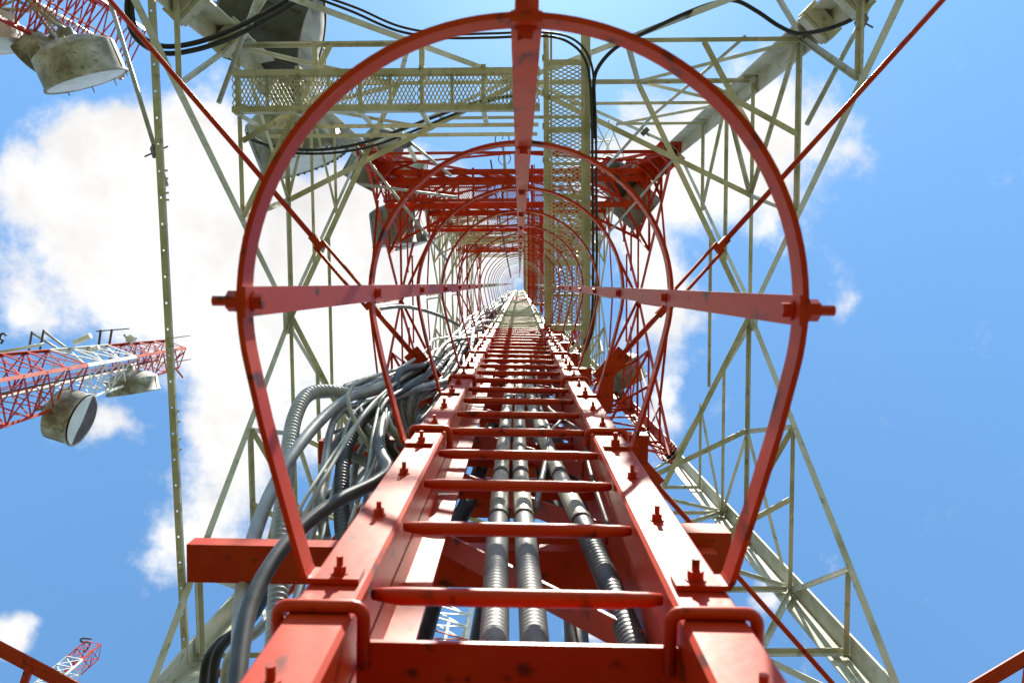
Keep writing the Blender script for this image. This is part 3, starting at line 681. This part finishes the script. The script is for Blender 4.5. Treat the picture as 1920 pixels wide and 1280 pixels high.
# ------------------------------------------------------------------ neighbouring towers
def lattice(name, lb, cat, cx, cy, w0, w1, z0, z1, zvis, bay, bandf, rl, rb_, rot=0.0, ng=None, ladderin=True):
    t = thing(name, lb, cat, (cx, cy, GZ), ng); c = math.cos(rot); s = math.sin(rot)
    def wz(z): return w0 + (w1 - w0) * (z - z0) / (z1 - z0)
    def cp(i, z):
        h = wz(z) / 2; x, y = ((-h, -h), (h, -h), (h, h), (-h, h))[i % 4]
        return V((cx + x * c - y * s, cy + x * s + y * c, z))
    zs = [z1]
    while zs[-1] > zvis: zs.append(zs[-1] - bay)
    zs.reverse(); zs[0] = max(zs[0], z0)
    cut = [z0] + [z for z in zs[1:-1] if bandf(z - .01) is not bandf(z + bay - .01)] + [z1]
    for i in range(4):
        q = [z0]; prev = bandf(zs[0])
        for za, zb in zip(zs, zs[1:]):
            m = bandf((za + zb) / 2)
            if m is not prev: q.append(za); prev = m
        q.append(z1)
        for za, zb in zip(q, q[1:]): MB().angle(cp(i, za), cp(i, zb), (V((cx, cy, 0)) - V((cp(i, za).x, cp(i, za).y, 0))), rl, rl * .2).build('leg', bandf((max(za, zs[0]) + zb) / 2), t)
    for za, zb in zip(zs, zs[1:]):
        m = bandf((za + zb) / 2); zm = (za + zb) / 2
        for i in range(4):
            nrm = (V((cx, cy, 0)) - (cp(i, za) + cp(i + 1, za)) / 2); nrm.z = 0
            MB().bar(cp(i, zb), cp(i + 1, zb), rb_, rb_ * .5, Z).build('strut', m, t)
            MB().bar(cp(i, za), cp(i + 1, zb), rb_, rb_ * .35, nrm.cross(Z)).build('cross_brace', m, t)
            MB().bar(cp(i + 1, za) + nrm.normalized() * rb_, cp(i, zb) + nrm.normalized() * rb_, rb_, rb_ * .35, nrm.cross(Z)).build('cross_brace', m, t)
    if ladderin:
        h = .2
        for sx in (-h, h): MB().bar(V((cx + sx, cy, z0)), V((cx + sx, cy, z1)), .07, .03, X).build('ladder_rail', bandf(z1 - 1), t)
        MB().tube([V((cx + .5 * wz(z0) * .2, cy + .3, z0)), V((cx + .25, cy + .25, z1 - 1))], .06, 8).build('cable_run', GREY_C, t, True)
        MB().tube([V((cx - .5 * wz(z0) * .2, cy + .3, z0)), V((cx - .25, cy + .2, z1 - 2))], .05, 8).build('cable_run', BLACK, t, True)
    return t
# tower at the left edge, halfway down
b2 = lambda z: RED if z < 35 else WHITE_P if z < 39.8 else RED
T2 = P(322, 664, 46.0); tx, ty = T2.x, T2.y
lattice('lattice_tower', 'red and white lattice tower with drum antennas, left edge at mid height', 'tower', tx, ty, 3.7, 1.3, GZ, 46.0, 24, 1.6, b2, .16, .075, .38, 'neighbouring lattice towers')
def at2(px, py, z): return P(px, py, z)
TT2 = V((tx, ty, 0))
dm = drum('big drum antenna with dark half face below the left red and white tower', P(130, 780, 34.0), V((.93, .3, 0)), 1.15, 1.1, DRUM, RADOME_D, TT2, 'drum antennas on the neighbouring towers')
ax = V((.93, .3, 0)).normalized(); u_ = ax.cross(Z).normalized(); c_ = P(130, 780, 34.0) + ax * (.55 + .075); mb = MB()   # torn pale cover over most of the face
if u_.y > 0: u_ = -u_
rim = [c_ + (u_ * math.cos(a) - Z * math.sin(a)) * 1.12 for a in [math.radians(-12 + q * 6) for q in range(0, 29)]]
edge = [c_ + (u_ * (math.cos(math.radians(156)) * (1 - t) + math.cos(math.radians(-12)) * t) - Z * (math.sin(math.radians(156)) * (1 - t) + math.sin(math.radians(-12)) * t) + u_ * .10 * math.sin(t * 9)) * 1.12 for t in [q / 14 for q in range(1, 14)]]
mb.v = rim + edge; nn_ = len(mb.v); mb.v = mb.v + [p + ax * .02 for p in mb.v]
mb.f = [tuple(range(nn_ - 1, -1, -1)), tuple(range(nn_, 2 * nn_))] + [(i, (i + 1) % nn_, nn_ + (i + 1) % nn_, nn_ + i) for i in range(nn_)]
mb.build('torn_cover', RADOME, dm)
drum('wide drum antenna seen edge on under the top of the left tower', P(248, 722, 40.5), V((.12, .99, 0)), 1.25, .75, DRUM, RADOME_D, TT2, 'drum antennas on the neighbouring towers')
drum('tiny cream dish above the top of the left red and white tower', P(246, 636, 42.0), V((.8, .6, 0)), .25, .3, RADOME, RADOME, TT2, 'drum antennas on the neighbouring towers')
for i, (a_, b_, r_, m_, lb) in enumerate((((140, 642, 37), (170, 629, 37), .14, WHITE_P, 'short white tube antenna above the left tower'), ((160, 660, 38), (185, 650, 38), .12, WHITE_P, 'white tube antenna lying against the left tower'),
        ((180, 621, 40), (242, 616, 40), .03, DARKST, 'thin dipole bar above the left tower top'), ((320, 634, 46), (357, 629, 46), .03, GALV, 'thin whip rod at the upper corner of the left tower top'),
        ((322, 680, 46), (345, 660, 46.5), .05, RED, 'red lightning rod pointing up off the left tower top'), ((322, 681, 46), (343, 708, 46), .05, RED, 'red lightning rod pointing down off the left tower top'), ((322, 680, 46), (358, 673, 46), .03, GALV, 'thin rod pointing right off the left tower top'),
        ((60, 621, 36), (54, 658, 36), .05, DARKST, 'dark upright arm above the left tower near the edge'), ((82, 618, 36), (75, 655, 36), .05, DARKST, 'second dark upright arm above the left tower'), ((60, 624, 36), (125, 664, 36.5), .05, GALV, 'grey stay running down to the left tower'), ((82, 621, 36), (135, 660, 36.5), .05, GALV, 'second grey stay running down to the left tower'),
        ((189, 618, 40), (185, 648, 40), .06, DARKST, 'dark post carrying the dipole bar'), ((210, 617, 40), (205, 646, 40), .06, DARKST, 'second dark post carrying the dipole bar'), ((0, 660, 35), (82, 645, 36), .07, WHITE_P, 'white pipe lying along the top of the left tower'))):
    o = MB().tube([P(*a_), P(*b_)], r_, 8).build('antenna_rod', m_, None, True); tag(o, lb, 'rod')
o = MB().tube([P(2, 644, 35)] + [P(6 + 6 * math.cos(q * .5), 631 + 6 * math.sin(q * .5), 35) for q in range(3, 13)], .05, 6).build('hook_rod', DARKST, None, True); tag(o, 'dark hook shaped rod at the left edge above the tower', 'rod')
# tower at the top left corner
T3 = P(205, 78, 26.5)
lattice('lattice_tower', 'dark red lattice tower with white drums at the top left corner', 'tower', T3.x, T3.y, 2.3, 1.8, GZ, 26.5, 17, .8, lambda z: RED, .11, .05, .5, 'neighbouring lattice towers')
TT3 = V((T3.x, T3.y, 0))
drum('largest drum antenna hanging below the top left tower, white face down right', P(150, 124, 21.5), V((.30, .95, .22)), 1.05, .85, DRUM, RADOME, TT3, 'drum antennas on the neighbouring towers')
drum('grey drum antenna partly behind the largest one at top left', P(70, 98, 22.0), V((-.75, .65, 0)), .50, .7, DRUM, RADOME, TT3, 'drum antennas on the neighbouring towers')
drum('white drum antenna cut by the left edge of the picture', P(-4, 62, 22), V((.25, .95, 0)), .58, .75, RADOME, RADOME, TT3, 'drum antennas on the neighbouring towers')
for (a_, b_, lb) in (((0, 18, 22), (55, 20, 22), 'cream boom at the top left edge'), ((52, 0, 22), (125, 55, 23), 'cream pipe slanting across the top left tower')):
    o = MB().tube([P(*a_), P(*b_)], .06, 8).build('boom', CREAM, None, True); tag(o, lb, 'pipe')
# small tower at the lower left
T4 = P(172, 1218, 40)
b4 = lambda z: WHITE_P if z < 38.7 else RED
t4 = lattice('lattice_tower', 'slim pale lattice mast top with hooked rod at lower left', 'tower', T4.x, T4.y, .85, .85, GZ, 40, 32, .85, b4, .09, .04, .2, 'neighbouring lattice towers', False)
MB().tube(smooth_path([P(158, 1222, 40), P(166, 1212, 40.3), P(168, 1203, 40.5), P(158, 1204, 40.6), P(151, 1200, 40.7), P(155, 1196, 40.8), P(172, 1197, 40.9)], 6), .05, 6).build('hooked_rod', DARKST, t4, True)
# lattice glimpsed under the lowest rungs
T5 = P(828, 1162, 20)
lattice('lattice_tower', 'lattice tower glimpsed under the lowest ladder rungs', 'tower', T5.x, T5.y, 1.5, 1.3, GZ, 20, 15, .7, lambda z: RED if int(z / 1.4) % 3 == 0 else WHITE_P, .10, .05, .3, 'neighbouring lattice towers')
# pale aerial far above the upper right
wa = thing('wire_aerial', 'pale thin lattice aerial against the cloud right of the walkway', 'antenna', P(1150, 300, 26))
for (a_, b_) in (((1118, 232), (1160, 318)), ((1140, 225), (1185, 330)), ((1112, 300), (1150, 225)), ((1125, 310), (1160, 228)), ((1112, 250), (1142, 272)), ((1108, 268), (1150, 262)), ((1120, 285), (1165, 296)), ((1108, 305), (1128, 312))):
    MB().tube([P(*a_, 26), P(*b_, 26.4)], .022, 6).build('element', WHITE_P, wa, True)

# ------------------------------------------------------------------ red girders at the lower corners
def girder(lb, a, b, drop):
    t = thing('red_girder', lb, 'girder', a, 'red truss girders at the lower corners'); d = (b - a).normalized()
    n_ = d.cross(Z).normalized(); n_ = n_ if n_.dot(drop) > 0 else -n_
    MB().prism([(-.05, -.006), (.05, -.006), (.05, .006), (-.05, .006)], a, b, n_).build('top_chord', RED, t)
    lo0, lo1 = a + drop, b + drop; MB().prism([(-.05, -.05), (.05, -.05), (.05, .05), (-.05, .05)], lo0, lo1, n_).build('bottom_chord', RED, t)
    L = (b - a).length; k = int(L / .35)
    for i in range(k):
        p = a + d * (i + .5) * .35; q = p + drop + d * (.17 if i % 2 else -.17); MB().bar(p, q, .05, .03, d).build('web_bar', RED, t)
    return t
ga, gb = P(-160, 1132, 5.2), P(260, 1352, 5.2); girder('red truss girder cutting the lower left corner', ga, gb, V((-.15, .75, .1)))
ga, gb = P(2060, 1150, 5.2), P(1700, 1365, 5.2); girder('red truss girder cutting the lower right corner', ga, gb, V((.15, .75, .1)))
